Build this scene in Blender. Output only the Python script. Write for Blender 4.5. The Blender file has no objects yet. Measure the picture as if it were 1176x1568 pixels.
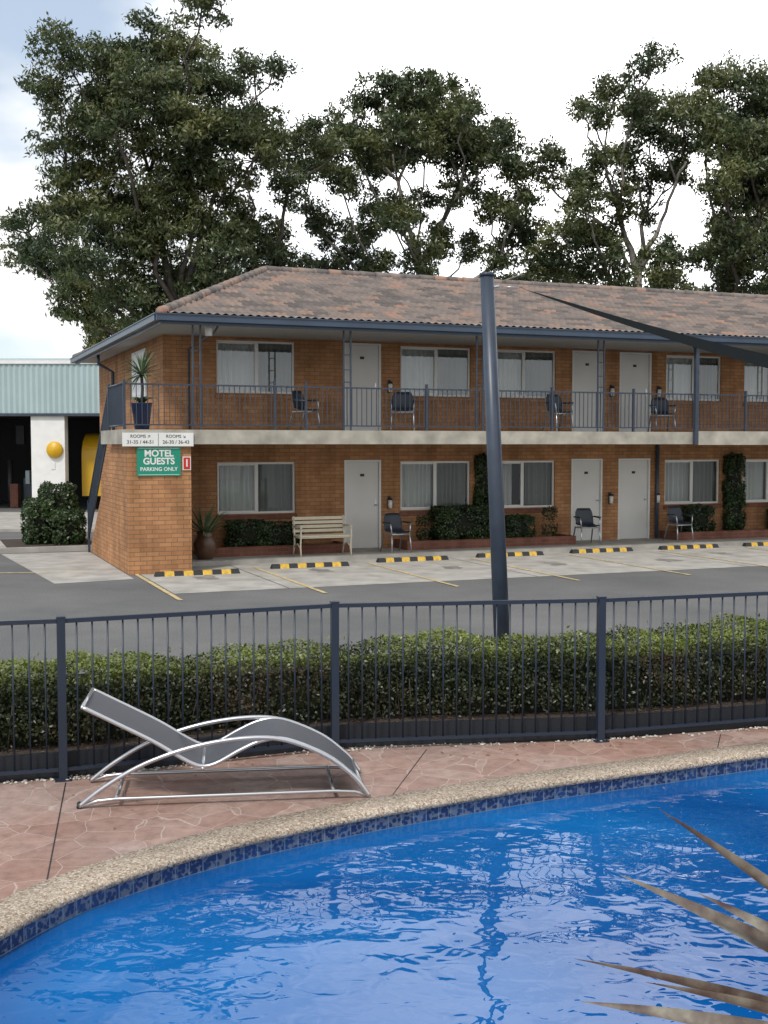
import bpy, bmesh, math, random
import numpy as np
from mathutils import Vector, Matrix, noise
random.seed(7); rng=np.random.default_rng(7)
sc=bpy.context.scene
sc.view_settings.view_transform='Standard'; sc.view_settings.look='None'; sc.view_settings.exposure=0

# ---------------------------------------------------------------- materials
def mat(name,col=(.5,.5,.5),rough=.6,metal=0,spec=.5,noise_amt=0,noise_scale=8,bump=0,bscale=60):
    m=bpy.data.materials.new(name); m.use_nodes=True; nt=m.node_tree; b=nt.nodes['Principled BSDF']
    b.inputs['Base Color'].default_value=(*col,1); b.inputs['Roughness'].default_value=rough
    b.inputs['Metallic'].default_value=metal; b.inputs['Specular IOR Level'].default_value=spec
    if noise_amt or bump:
        tc=nt.nodes.new('ShaderNodeTexCoord')
    if noise_amt:
        n=nt.nodes.new('ShaderNodeTexNoise'); n.inputs['Scale'].default_value=noise_scale; n.inputs['Detail'].default_value=4
        nt.links.new(tc.outputs['Object'],n.inputs['Vector'])
        r=nt.nodes.new('ShaderNodeValToRGB'); r.color_ramp.elements[0].position=.3; r.color_ramp.elements[1].position=.7
        r.color_ramp.elements[0].color=(*[c*(1-noise_amt) for c in col],1)
        r.color_ramp.elements[1].color=(*[min(1,c*(1+noise_amt)) for c in col],1)
        nt.links.new(n.outputs['Fac'],r.inputs['Fac']); nt.links.new(r.outputs['Color'],b.inputs['Base Color'])
    if bump:
        n2=nt.nodes.new('ShaderNodeTexNoise'); n2.inputs['Scale'].default_value=bscale; n2.inputs['Detail'].default_value=2
        nt.links.new(tc.outputs['Object'],n2.inputs['Vector'])
        bp=nt.nodes.new('ShaderNodeBump'); bp.inputs['Strength'].default_value=bump; bp.inputs['Distance'].default_value=.02
        nt.links.new(n2.outputs['Fac'],bp.inputs['Height']); nt.links.new(bp.outputs['Normal'],b.inputs['Normal'])
    return m
class NT:
    def __init__(s,m): s.nt=m.node_tree; s.b=s.nt.nodes.get('Principled BSDF'); s.out=s.nt.nodes['Material Output']
    def n(s,t,**k):
        nd=s.nt.nodes.new(t)
        for a,v in k.items():
            if hasattr(nd,a): setattr(nd,a,v)
            else: nd.inputs[a.replace('_',' ')].default_value=v
        return nd
    def l(s,a,b): s.nt.links.new(a,b)
    def ramp(s,els,interp='LINEAR'):
        r=s.nt.nodes.new('ShaderNodeValToRGB'); cr=r.color_ramp; cr.interpolation=interp
        cr.elements[0].position=els[0][0]; cr.elements[0].color=(*els[0][1],1)
        cr.elements[1].position=els[-1][0]; cr.elements[1].color=(*els[-1][1],1)
        for p,c in els[1:-1]:
            e=cr.elements.new(p); e.color=(*c,1)
        return r
    def mix(s,f,a,b,mode='MIX'):
        m=s.nt.nodes.new('ShaderNodeMix'); m.data_type='RGBA'; m.blend_type=mode
        for sock,v in ((m.inputs[0],f),(m.inputs[6],a),(m.inputs[7],b)):
            if isinstance(v,(int,float)): sock.default_value=v
            elif isinstance(v,tuple): sock.default_value=(*v,1)
            else: s.l(v,sock)
        return m.outputs[2]

def brick_mat(name,c1,c2,mortar):
    m=mat(name,rough=.85,spec=.2); k=NT(m)
    tc=k.n('ShaderNodeTexCoord'); sx=k.n('ShaderNodeSeparateXYZ'); k.l(tc.outputs['Object'],sx.inputs[0])
    ad=k.n('ShaderNodeMath',operation='ADD'); k.l(sx.outputs['X'],ad.inputs[0]); k.l(sx.outputs['Y'],ad.inputs[1])
    cb=k.n('ShaderNodeCombineXYZ'); k.l(ad.outputs[0],cb.inputs['X']); k.l(sx.outputs['Z'],cb.inputs['Y'])
    br=k.n('ShaderNodeTexBrick'); k.l(cb.outputs[0],br.inputs['Vector'])
    br.inputs['Scale'].default_value=1; br.inputs['Brick Width'].default_value=.24; br.inputs['Row Height'].default_value=.086
    br.inputs['Mortar Size'].default_value=.007; br.inputs['Mortar Smooth'].default_value=.3; br.inputs['Bias'].default_value=0
    br.inputs['Color1'].default_value=(*c1,1); br.inputs['Color2'].default_value=(*c2,1); br.inputs['Mortar'].default_value=(*mortar,1)
    n=k.n('ShaderNodeTexNoise',Scale=1.1,Detail=4.0); k.l(tc.outputs['Object'],n.inputs['Vector'])
    r=k.ramp([(.3,(.78,.78,.78)),(.7,(1.12,1.1,1.08))]); k.l(n.outputs['Fac'],r.inputs['Fac'])
    o=k.mix(1.0,br.outputs['Color'],r.outputs['Color'],'MULTIPLY')
    mp=k.n('ShaderNodeMapping'); mp.inputs['Scale'].default_value=(2.2,2.2,.25); k.l(tc.outputs['Object'],mp.inputs[0])
    n3=k.n('ShaderNodeTexNoise',Scale=2.0,Detail=3.0); k.l(mp.outputs[0],n3.inputs['Vector'])
    r3=k.ramp([(.35,(.84,.83,.82)),(.6,(1.05,1.05,1.05))]); k.l(n3.outputs['Fac'],r3.inputs['Fac'])
    o=k.mix(1.0,o,r3.outputs['Color'],'MULTIPLY')
    k.l(o,k.b.inputs['Base Color'])
    bp=k.n('ShaderNodeBump',Strength=.5,Distance=.01); bp.invert=True; k.l(br.outputs['Fac'],bp.inputs['Height']); k.l(bp.outputs['Normal'],k.b.inputs['Normal'])
    return m
M={}
M['brick']=brick_mat('brick',(.49,.255,.122),(.38,.185,.088),(.22,.145,.09))
M['brick_red']=brick_mat('brick_red',(.24,.10,.07),(.19,.075,.05),(.2,.15,.12))
M['concrete']=mat('concrete',(.36,.345,.315),.9,noise_amt=.22,noise_scale=2.2,bump=.3)
M['slabedge']=mat('slab_edge',(.38,.355,.30),.9,noise_amt=.3,noise_scale=2.5,bump=.2)
M['blue']=mat('blue_steel',(.036,.050,.074),.4,noise_amt=.15,noise_scale=5)
M['navy']=mat('navy_gutter',(.045,.070,.11),.35,noise_amt=.15,noise_scale=2)
M['fence']=mat('fence_blue',(.018,.028,.047),.35)
M['kick']=mat('edging_black',(.010,.013,.019),.6)
M['white']=mat('white_paint',(.74,.74,.72),.5,noise_amt=.06,noise_scale=3)
M['door']=mat('door_paint',(.68,.67,.64),.45,noise_amt=.05,noise_scale=1.5)
M['frame']=mat('alu_frame',(.72,.72,.70),.35)
M['soffit']=mat('soffit',(.40,.40,.39),.8)
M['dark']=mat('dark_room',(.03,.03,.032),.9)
M['black']=mat('black',(.02,.02,.022),.5)
M['chair']=mat('chair_plastic',(.022,.03,.045),.45)
M['chrome']=mat('silver',(.58,.59,.61),.3,metal=.9)
M['cream']=mat('cream_paint',(.66,.60,.46),.5,noise_amt=.06)
M['yellow']=mat('yellow_paint',(.60,.38,.05),.6,noise_amt=.3,noise_scale=14)
M['yplain']=mat('yellow_enamel',(.62,.36,.01),.4)
M['yline']=mat('faded_line_paint',(.50,.39,.20),.8,noise_amt=.4,noise_scale=9)
M['green_sign']=mat('sign_green',(.01,.25,.16),.4)
M['red']=mat('red_paint',(.5,.03,.02),.4)
M['brownpot']=mat('glazed_pot',(.10,.05,.03),.3,noise_amt=.3)
M['bluepot']=mat('blue_pot',(.015,.03,.10),.25)
M['mulch']=mat('soil',(.065,.047,.036),.95,noise_amt=.5,noise_scale=40,bump=1,bscale=90)
M['sail']=mat('sail_cloth',(.014,.040,.050),.8)
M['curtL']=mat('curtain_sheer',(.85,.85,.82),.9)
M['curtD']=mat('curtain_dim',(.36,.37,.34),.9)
M['pebble']=mat('pebble_stone',(.5,.47,.42),.7,noise_amt=.4,noise_scale=20)

m=mat('asphalt',rough=.9,spec=.25); k=NT(m); tc=k.n('ShaderNodeTexCoord')
n1=k.n('ShaderNodeTexNoise',Scale=.35,Detail=6.0,Roughness=.65); n2=k.n('ShaderNodeTexNoise',Scale=45.0,Detail=2.0)
k.l(tc.outputs['Object'],n1.inputs['Vector']); k.l(tc.outputs['Object'],n2.inputs['Vector'])
r1=k.ramp([(.3,(.105,.107,.108)),(.7,(.17,.168,.165))]); r2=k.ramp([(.3,(.72,.72,.72)),(.7,(1.22,1.22,1.22))])
k.l(n1.outputs['Fac'],r1.inputs[0]); k.l(n2.outputs['Fac'],r2.inputs[0])
k.l(k.mix(1.0,r1.outputs[0],r2.outputs[0],'MULTIPLY'),k.b.inputs['Base Color']); M['asphalt']=m
# stamped flagstone deck
m=mat('stamped_deck',rough=.65,spec=.35); k=NT(m); tc=k.n('ShaderNodeTexCoord')
nz=k.n('ShaderNodeTexNoise',Scale=3.0,Detail=3.0); k.l(tc.outputs['Object'],nz.inputs['Vector'])
dv=k.mix(.10,tc.outputs['Object'],nz.outputs['Color'])
ve=k.n('ShaderNodeTexVoronoi',feature='DISTANCE_TO_EDGE',Scale=3.8); vc=k.n('ShaderNodeTexVoronoi',feature='F1',Scale=3.8)
k.l(dv,ve.inputs['Vector']); k.l(dv,vc.inputs['Vector'])
sp=k.n('ShaderNodeSeparateColor'); k.l(vc.outputs['Color'],sp.inputs[0])
rc=k.ramp([(0,(.275,.180,.150)),(.5,(.310,.212,.180)),(1,(.345,.250,.215))]); k.l(sp.outputs[0],rc.inputs[0])
nn=k.n('ShaderNodeTexNoise',Scale=9.0,Detail=7.0,Roughness=.7); k.l(tc.outputs['Object'],nn.inputs['Vector'])
rn=k.ramp([(.32,(.74,.72,.71)),(.5,(1,1,1)),(.68,(1.2,1.22,1.23))]); k.l(nn.outputs['Fac'],rn.inputs[0])
c=k.mix(1.0,rc.outputs[0],rn.outputs[0],'MULTIPLY')
n9=k.n('ShaderNodeTexNoise',Scale=.8,Detail=3.0); k.l(tc.outputs['Object'],n9.inputs['Vector'])
r9=k.ramp([(.35,(1.0,.88,.82)),(.62,(1.0,1.04,1.06))]); k.l(n9.outputs['Fac'],r9.inputs[0]); c=k.mix(1.0,c,r9.outputs[0],'MULTIPLY')
re=k.ramp([(0,(1,1,1)),(.018,(.0,.0,.0))]); k.l(ve.outputs['Distance'],re.inputs[0])
fm=k.n('ShaderNodeMath',operation='MULTIPLY'); k.l(re.outputs[0],fm.inputs[0]); fm.inputs[1].default_value=.65
c=k.mix(fm.outputs[0],c,(.52,.44,.39)); k.l(c,k.b.inputs['Base Color'])
hm=k.n('ShaderNodeMath',operation='MULTIPLY_ADD'); k.l(re.outputs[0],hm.inputs[0]); hm.inputs[1].default_value=-.6; k.l(nn.outputs['Fac'],hm.inputs[2])
bp=k.n('ShaderNodeBump',Strength=.5,Distance=.01); k.l(hm.outputs[0],bp.inputs['Height']); k.l(bp.outputs[0],k.b.inputs['Normal']); M['deck']=m
m=mat('pebble_coping',rough=.75,spec=.3); k=NT(m); tc=k.n('ShaderNodeTexCoord')
v=k.n('ShaderNodeTexVoronoi',Scale=95.0); k.l(tc.outputs['Object'],v.inputs['Vector']); sp=k.n('ShaderNodeSeparateColor'); k.l(v.outputs['Color'],sp.inputs[0])
r=k.ramp([(0,(.18,.13,.09)),(.35,(.34,.27,.20)),(.7,(.43,.355,.28)),(1,(.60,.54,.46))]); k.l(sp.outputs[0],r.inputs[0])
n9=k.n('ShaderNodeTexNoise',Scale=2.0,Detail=5.0); k.l(tc.outputs['Object'],n9.inputs['Vector']); r9=k.ramp([(.3,(.75,.75,.75)),(.7,(1.1,1.1,1.1))]); k.l(n9.outputs['Fac'],r9.inputs[0])
k.l(k.mix(1.0,r.outputs[0],r9.outputs[0],'MULTIPLY'),k.b.inputs['Base Color'])
bp=k.n('ShaderNodeBump',Strength=.5,Distance=.006); k.l(v.outputs['Distance'],bp.inputs['Height']); k.l(bp.outputs[0],k.b.inputs['Normal']); M['coping']=m
m=mat('pool_tile',rough=.2); k=NT(m); tc=k.n('ShaderNodeTexCoord')
br=k.n('ShaderNodeTexBrick'); br.offset=0; k.l(tc.outputs['UV'],br.inputs['Vector']); br.inputs['Scale'].default_value=1; br.inputs['Brick Width'].default_value=.1; br.inputs['Row Height'].default_value=.1
br.inputs['Mortar Size'].default_value=.005; br.inputs['Color1'].default_value=(.008,.022,.09,1); br.inputs['Color2'].default_value=(.012,.045,.16,1); br.inputs['Mortar'].default_value=(.10,.16,.26,1)
v=k.n('ShaderNodeTexVoronoi',Scale=34.0); k.l(tc.outputs['UV'],v.inputs['Vector']); r=k.ramp([(.5,(0,0,0)),(.65,(.45,.45,.45))]); k.l(v.outputs['Distance'],r.inputs[0])
k.l(k.mix(r.outputs[0],br.outputs['Color'],(.22,.26,.30)),k.b.inputs['Base Color']); M['tile']=m
# water
m=mat('pool_water',rough=.0); k=NT(m); k.b.inputs['IOR'].default_value=1.43; tc=k.n('ShaderNodeTexCoord')
n1=k.n('ShaderNodeTexNoise',Scale=.35,Detail=3.0,Distortion=.5); k.l(tc.outputs['Object'],n1.inputs['Vector'])
r=k.ramp([(.38,(.002,.062,.24)),(.62,(.005,.125,.38))]); k.l(n1.outputs['Fac'],r.inputs[0]); k.l(r.outputs[0],k.b.inputs['Base Color'])
mp=k.n('ShaderNodeMapping'); mp.inputs['Scale'].default_value=(1,1.25,1); mp.inputs['Rotation'].default_value=(0,0,.3); k.l(tc.outputs['Object'],mp.inputs[0])
a=k.n('ShaderNodeTexNoise',Scale=1.7,Detail=1.0,Distortion=.7); b2=k.n('ShaderNodeTexNoise',Scale=6.5,Detail=1.0,Distortion=.9)
k.l(mp.outputs[0],a.inputs['Vector']); k.l(mp.outputs[0],b2.inputs['Vector'])
ad=k.n('ShaderNodeMath',operation='MULTIPLY_ADD'); k.l(b2.outputs['Fac'],ad.inputs[0]); ad.inputs[1].default_value=.24; k.l(a.outputs['Fac'],ad.inputs[2])
bp=k.n('ShaderNodeBump',Strength=1.0,Distance=.014); k.l(ad.outputs[0],bp.inputs['Height']); k.l(bp.outputs[0],k.b.inputs['Normal']); M['water']=m
m=mat('roof_tile',rough=.8,spec=.25); k=NT(m); tc=k.n('ShaderNodeTexCoord')
sn=k.n('ShaderNodeVectorMath',operation='SNAP'); k.l(tc.outputs['Object'],sn.inputs[0]); sn.inputs[1].default_value=(.33,.316,50)
wn=k.n('ShaderNodeTexWhiteNoise'); wn.noise_dimensions='3D'; k.l(sn.outputs[0],wn.inputs['Vector'])
r=k.ramp([(0,(.13,.115,.11)),(.35,(.195,.165,.15)),(.7,(.24,.195,.175)),(.9,(.28,.21,.175)),(1,(.34,.21,.155))]); k.l(wn.outputs['Value'],r.inputs[0])
nn=k.n('ShaderNodeTexNoise',Scale=1.3,Detail=6.0,Roughness=.75); k.l(tc.outputs['Object'],nn.inputs['Vector'])
rn=k.ramp([(.3,(.80,.82,.83)),(.7,(1.12,1.11,1.11))]); k.l(nn.outputs['Fac'],rn.inputs[0])
k.l(k.mix(1.0,r.outputs[0],rn.outputs[0],'MULTIPLY'),k.b.inputs['Base Color']); M['roof']=m
M['corr']=mat('corrugated_steel',(.36,.46,.47),.45,noise_amt=.06,noise_scale=1)
m=bpy.data.materials.new('window_glass'); m.use_nodes=True; nt=m.node_tree; nt.nodes.remove(nt.nodes['Principled BSDF'])
tr=nt.nodes.new('ShaderNodeBsdfTransparent'); tr.inputs[0].default_value=(.86,.89,.88,1)
gl=nt.nodes.new('ShaderNodeBsdfGlossy'); gl.inputs['Roughness'].default_value=.0; gl.inputs[0].default_value=(.9,.93,.95,1)
fr=nt.nodes.new('ShaderNodeFresnel'); fr.inputs[0].default_value=2.0; mx=nt.nodes.new('ShaderNodeMixShader')
nt.links.new(fr.outputs[0],mx.inputs[0]); nt.links.new(tr.outputs[0],mx.inputs[1]); nt.links.new(gl.outputs[0],mx.inputs[2]); nt.links.new(mx.outputs[0],nt.nodes['Material Output'].inputs[0]); M['glass']=m

def leafmat(name,cols,trans=.3,gloss=.05,top=None,pscale=.5):
    m=bpy.data.materials.new(name); m.use_nodes=True; m.node_tree.nodes.remove(m.node_tree.nodes['Principled BSDF']); k=NT(m)
    g=k.n('ShaderNodeNewGeometry'); tc=k.n('ShaderNodeTexCoord')
    n=k.n('ShaderNodeTexNoise',Scale=pscale,Detail=0.0); k.l(tc.outputs['Object'],n.inputs['Vector'])
    ma=k.n('ShaderNodeMath',operation='MULTIPLY_ADD'); k.l(g.outputs['Random Per Island'],ma.inputs[0]); ma.inputs[1].default_value=.55
    mb=k.n('ShaderNodeMath',operation='MULTIPLY_ADD'); k.l(n.outputs['Fac'],mb.inputs[0]); mb.inputs[1].default_value=1.3; mb.inputs[2].default_value=-.42
    k.l(mb.outputs[0],ma.inputs[2])
    r=k.ramp([(i/(len(cols)-1),c) for i,c in enumerate(cols)]); k.l(ma.outputs[0],r.inputs[0]); col=r.outputs[0]
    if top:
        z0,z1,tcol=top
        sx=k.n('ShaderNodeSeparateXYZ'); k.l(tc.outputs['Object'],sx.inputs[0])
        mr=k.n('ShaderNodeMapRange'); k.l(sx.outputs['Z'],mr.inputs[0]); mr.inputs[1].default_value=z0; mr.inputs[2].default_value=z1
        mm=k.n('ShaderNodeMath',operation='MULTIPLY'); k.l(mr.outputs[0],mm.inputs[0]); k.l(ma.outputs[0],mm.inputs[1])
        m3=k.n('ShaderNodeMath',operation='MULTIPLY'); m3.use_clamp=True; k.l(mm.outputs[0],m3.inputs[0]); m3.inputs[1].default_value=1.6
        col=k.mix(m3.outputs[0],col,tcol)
    df=k.n('ShaderNodeBsdfDiffuse'); k.l(col,df.inputs[0])
    t=k.n('ShaderNodeBsdfTranslucent'); k.l(col,t.inputs[0]); mx=k.n('ShaderNodeMixShader'); mx.inputs[0].default_value=trans
    gl=k.n('ShaderNodeBsdfGlossy'); gl.inputs['Roughness'].default_value=.42; m2=k.n('ShaderNodeMixShader'); m2.inputs[0].default_value=gloss
    k.l(df.outputs[0],mx.inputs[1]); k.l(t.outputs[0],mx.inputs[2]); k.l(mx.outputs[0],m2.inputs[1]); k.l(gl.outputs[0],m2.inputs[2]); k.l(m2.outputs[0],k.out.inputs[0]); return m
M['gum']=leafmat('gum_leaves',[(.030,.048,.022),(.055,.080,.032),(.10,.125,.042),(.19,.19,.06)],.30,.05,pscale=.45)
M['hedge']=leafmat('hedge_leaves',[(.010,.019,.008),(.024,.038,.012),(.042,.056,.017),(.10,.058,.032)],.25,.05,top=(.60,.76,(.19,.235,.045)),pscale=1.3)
M['shrub']=leafmat('shrub_leaves',[(.016,.035,.014),(.035,.065,.02),(.06,.10,.03)],.25,.05,pscale=1.5)
M['spiky']=leafmat('spiky_leaves',[(.05,.09,.04),(.10,.15,.07),(.16,.2,.10)],.15,.05,pscale=3)
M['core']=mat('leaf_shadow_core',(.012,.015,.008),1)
M['twig']=mat('twigs',(.06,.045,.035),.9)
M['bark1']=mat('dark_bark',(.085,.07,.06),.9,noise_amt=.4,noise_scale=3)
M['bark2']=mat('pale_bark',(.25,.225,.20),.85,noise_amt=.5,noise_scale=2)

# ---------------------------------------------------------------- mesh builder
class MB:
    def __init__(s): s.v=[]; s.f=[]; s.m=[]; s.sm=[]; s.mats=[]
    def mi(s,m):
        m=M[m] if isinstance(m,str) else m
        if m not in s.mats: s.mats.append(m)
        return s.mats.index(m)
    def add(s,vs,fs,m,smooth=False,T=None):
        o=len(s.v); i=s.mi(m)
        if T is not None: vs=[T@Vector(v) for v in vs]
        s.v+= [tuple(v) for v in vs]
        for f in fs: s.f.append(tuple(a+o for a in f)); s.m.append(i); s.sm.append(smooth)
    def box(s,x0,x1,y0,y1,z0,z1,m,T=None):
        s.add([(x0,y0,z0),(x1,y0,z0),(x1,y1,z0),(x0,y1,z0),(x0,y0,z1),(x1,y0,z1),(x1,y1,z1),(x0,y1,z1)],
              [(3,2,1,0),(4,5,6,7),(0,1,5,4),(1,2,6,5),(2,3,7,6),(3,0,4,7)],m,False,T)
    def quad(s,a,b,c,d,m,T=None): s.add([a,b,c,d],[(0,1,2,3)],m,False,T)
    def tube(s,pts,r,m,seg=8,smooth=True,T=None):
        pts=[Vector(p) for p in pts]; n=len(pts); rs=r if isinstance(r,(list,tuple)) else [r]*n
        vs=[];fs=[]; up=None
        for i,p in enumerate(pts):
            d=(pts[min(i+1,n-1)]-pts[max(i-1,0)]).normalized()
            if up is None:
                up=Vector((0,0,1)) if abs(d.z)<.9 else Vector((1,0,0))
            a=d.cross(up).normalized(); b=a.cross(d).normalized(); up=b
            for j in range(seg):
                t=2*math.pi*j/seg; vs.append(p+a*math.cos(t)*rs[i]+b*math.sin(t)*rs[i])
        for i in range(n-1):
            for j in range(seg):
                fs.append((i*seg+j,i*seg+(j+1)%seg,(i+1)*seg+(j+1)%seg,(i+1)*seg+j))
        fs.append(tuple(range(seg))[::-1]); fs.append(tuple(range((n-1)*seg,n*seg)))
        s.add(vs,fs,m,smooth,T)
    def lathe(s,prof,m,c=(0,0,0),seg=20,T=None):
        vs=[];fs=[]
        for r,z in prof:
            for j in range(seg):
                t=2*math.pi*j/seg; vs.append((c[0]+r*math.cos(t),c[1]+r*math.sin(t),c[2]+z))
        for i in range(len(prof)-1):
            for j in range(seg): fs.append((i*seg+j,i*seg+(j+1)%seg,(i+1)*seg+(j+1)%seg,(i+1)*seg+j))
        s.add(vs,fs,m,True,T)
    def build(s,name,parent=None,loc=None,rotz=0):
        me=bpy.data.meshes.new(name); me.from_pydata(s.v,[],s.f)
        for m in s.mats: me.materials.append(m)
        me.polygons.foreach_set('material_index',s.m); me.polygons.foreach_set('use_smooth',s.sm); me.update()
        o=bpy.data.objects.new(name,me); sc.collection.objects.link(o)
        if parent: o.parent=parent
        if loc: o.location=loc
        o.rotation_euler=(0,0,rotz); return o
def empty(name,loc=(0,0,0),rotz=0):
    e=bpy.data.objects.new(name,None); e.location=loc; e.rotation_euler=(0,0,rotz); sc.collection.objects.link(e); return e
def npmesh(name,V,F,m,parent=None):
    me=bpy.data.meshes.new(name); nv=len(V); nf=len(F); kk=F.shape[1]
    me.vertices.add(nv); me.vertices.foreach_set('co',V.astype(np.float32).ravel())
    me.loops.add(nf*kk); me.loops.foreach_set('vertex_index',F.astype(np.int32).ravel())
    me.polygons.add(nf); me.polygons.foreach_set('loop_start',np.arange(0,nf*kk,kk,dtype=np.int32)); me.polygons.foreach_set('loop_total',np.full(nf,kk,dtype=np.int32))
    me.update(calc_edges=True); me.validate(); me.materials.append(M[m])
    o=bpy.data.objects.new(name,me); sc.collection.objects.link(o)
    if parent: o.parent=parent
    return o
def unit(a): return a/np.maximum(np.linalg.norm(a,axis=1,keepdims=True),1e-9)
def leaves(name,C,L,W,m,parent=None,N=None,droop=0.0,nbias=.8):
    n=len(C); A=rng.normal(size=(n,3)); A[:,2]-=droop; A=unit(A)
    if N is not None:
        Q=unit(N*nbias+rng.normal(size=(n,3))*.6); A=unit(A-Q*(A*Q).sum(1,keepdims=True)); B=np.cross(Q,A)
    else: B=unit(np.cross(A,rng.normal(size=(n,3))))
    l=(L*rng.uniform(.6,1.2,n))[:,None]/2; w=(W*rng.uniform(.6,1.2,n))[:,None]/2
    V=np.stack([C-A*l,C+B*w-A*l*.1,C+A*l,C-B*w-A*l*.1],1).reshape(-1,3)
    return npmesh(name,V,np.arange(4*n).reshape(n,4),m,parent)
def text(name,body,size,loc,rot,m,parent=None,bold=0):
    c=bpy.data.curves.new(name,'FONT'); c.body=body; c.size=size; c.align_x='CENTER'; c.align_y='CENTER'; c.extrude=.001; c.offset=bold
    o=bpy.data.objects.new(name,c); sc.collection.objects.link(o); o.location=loc; o.rotation_euler=rot; c.materials.append(M[m])
    if parent: o.parent=parent
    return o
def catmull(P,per=8,closed=False):
    P=[Vector(p) for p in P]; n=len(P); out=[]
    rngi=range(n if closed else n-1)
    for i in rngi:
        if closed: a,b,c,d=P[(i-1)%n],P[i],P[(i+1)%n],P[(i+2)%n]
        else: a,b,c,d=P[max(i-1,0)],P[i],P[i+1],P[min(i+2,n-1)]
        for j in range(per):
            t=j/per; out.append(.5*((2*b)+(c-a)*t+(2*a-5*b+4*c-d)*t*t+(3*b-a-3*c+d)*t**3))
    if not closed: out.append(P[-1])
    return out

# ---------------------------------------------------------------- sky / sun / camera
SUN_EL=math.radians(52); SUN_AZ=math.radians(205)
w=bpy.data.worlds.new('World'); sc.world=w; w.use_nodes=True; nt=w.node_tree; bg=nt.nodes['Background']
L_=nt.links.new
def WN_(t,**k):
    nd=nt.nodes.new(t)
    for a,v in k.items(): setattr(nd,a,v)
    return nd
sky=WN_('ShaderNodeTexSky'); sky.sky_type='NISHITA'; sky.sun_disc=False; sky.sun_elevation=SUN_EL; sky.sun_rotation=SUN_AZ
tc=WN_('ShaderNodeTexCoord'); mp=WN_('ShaderNodeMapping'); mp.inputs['Scale'].default_value=(1,1,1.9); mp.inputs['Location'].default_value=(.35,.1,.2)
no=WN_('ShaderNodeTexNoise'); no.inputs['Scale'].default_value=3.0; no.inputs['Detail'].default_value=5; no.inputs['Roughness'].default_value=.52
L_(tc.outputs['Generated'],mp.inputs[0]); L_(mp.outputs[0],no.inputs['Vector'])
sx=WN_('ShaderNodeSeparateXYZ'); L_(tc.outputs['Generated'],sx.inputs[0])
cl=WN_('ShaderNodeMapRange'); L_(sx.outputs['X'],cl.inputs[0]); cl.inputs[1].default_value=-.33; cl.inputs[2].default_value=-.10; cl.inputs[3].default_value=-.155; cl.inputs[4].default_value=.08
ad=WN_('ShaderNodeMath',operation='ADD'); L_(no.outputs['Fac'],ad.inputs[0]); L_(cl.outputs[0],ad.inputs[1])
rp=WN_('ShaderNodeValToRGB'); rp.color_ramp.elements[0].position=.33; rp.color_ramp.elements[1].position=.48; L_(ad.outputs[0],rp.inputs[0])
r5=WN_('ShaderNodeValToRGB'); r5.color_ramp.elements[0].position=.42; r5.color_ramp.elements[0].color=(7.9,8.3,8.8,1); r5.color_ramp.elements[1].position=.60; r5.color_ramp.elements[1].color=(13,13,13,1); L_(no.outputs['Fac'],r5.inputs[0])
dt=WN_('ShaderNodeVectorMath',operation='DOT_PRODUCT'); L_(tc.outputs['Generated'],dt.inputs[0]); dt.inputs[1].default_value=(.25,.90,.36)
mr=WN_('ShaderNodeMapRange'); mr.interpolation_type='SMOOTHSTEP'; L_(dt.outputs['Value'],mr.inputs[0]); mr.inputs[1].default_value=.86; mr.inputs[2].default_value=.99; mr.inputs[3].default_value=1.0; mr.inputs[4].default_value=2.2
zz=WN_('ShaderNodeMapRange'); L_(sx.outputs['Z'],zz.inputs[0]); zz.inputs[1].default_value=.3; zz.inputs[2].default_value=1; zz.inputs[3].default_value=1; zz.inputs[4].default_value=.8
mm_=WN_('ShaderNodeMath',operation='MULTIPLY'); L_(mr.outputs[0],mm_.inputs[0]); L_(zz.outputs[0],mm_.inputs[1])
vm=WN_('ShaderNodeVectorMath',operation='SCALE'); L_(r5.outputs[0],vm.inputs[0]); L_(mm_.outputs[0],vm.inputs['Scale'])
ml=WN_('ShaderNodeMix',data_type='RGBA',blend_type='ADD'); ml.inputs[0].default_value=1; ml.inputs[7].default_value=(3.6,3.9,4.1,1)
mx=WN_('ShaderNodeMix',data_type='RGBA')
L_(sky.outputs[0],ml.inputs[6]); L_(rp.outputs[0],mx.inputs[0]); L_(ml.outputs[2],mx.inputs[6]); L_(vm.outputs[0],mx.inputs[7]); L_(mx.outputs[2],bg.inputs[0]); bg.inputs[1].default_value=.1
ld=bpy.data.lights.new('sun','SUN'); ld.energy=2.5; ld.angle=math.radians(8); ld.color=(1,.96,.90)
lo=bpy.data.objects.new('sun',ld); sc.collection.objects.link(lo)
sd=Vector((math.sin(SUN_AZ)*math.cos(SUN_EL),math.cos(SUN_AZ)*math.cos(SUN_EL),math.sin(SUN_EL)))
lo.rotation_euler=sd.to_track_quat('Z','Y').to_euler(); lo.location=sd*50
cd=bpy.data.cameras.new('camera'); cam=bpy.data.objects.new('camera',cd); sc.collection.objects.link(cam); sc.camera=cam
cam.location=(0,0,2.5); cam.rotation_euler=(math.radians(90-3.3),0,0); cd.lens=41.33; cd.sensor_width=36; cd.clip_end=2000; cd.clip_start=.05

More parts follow.
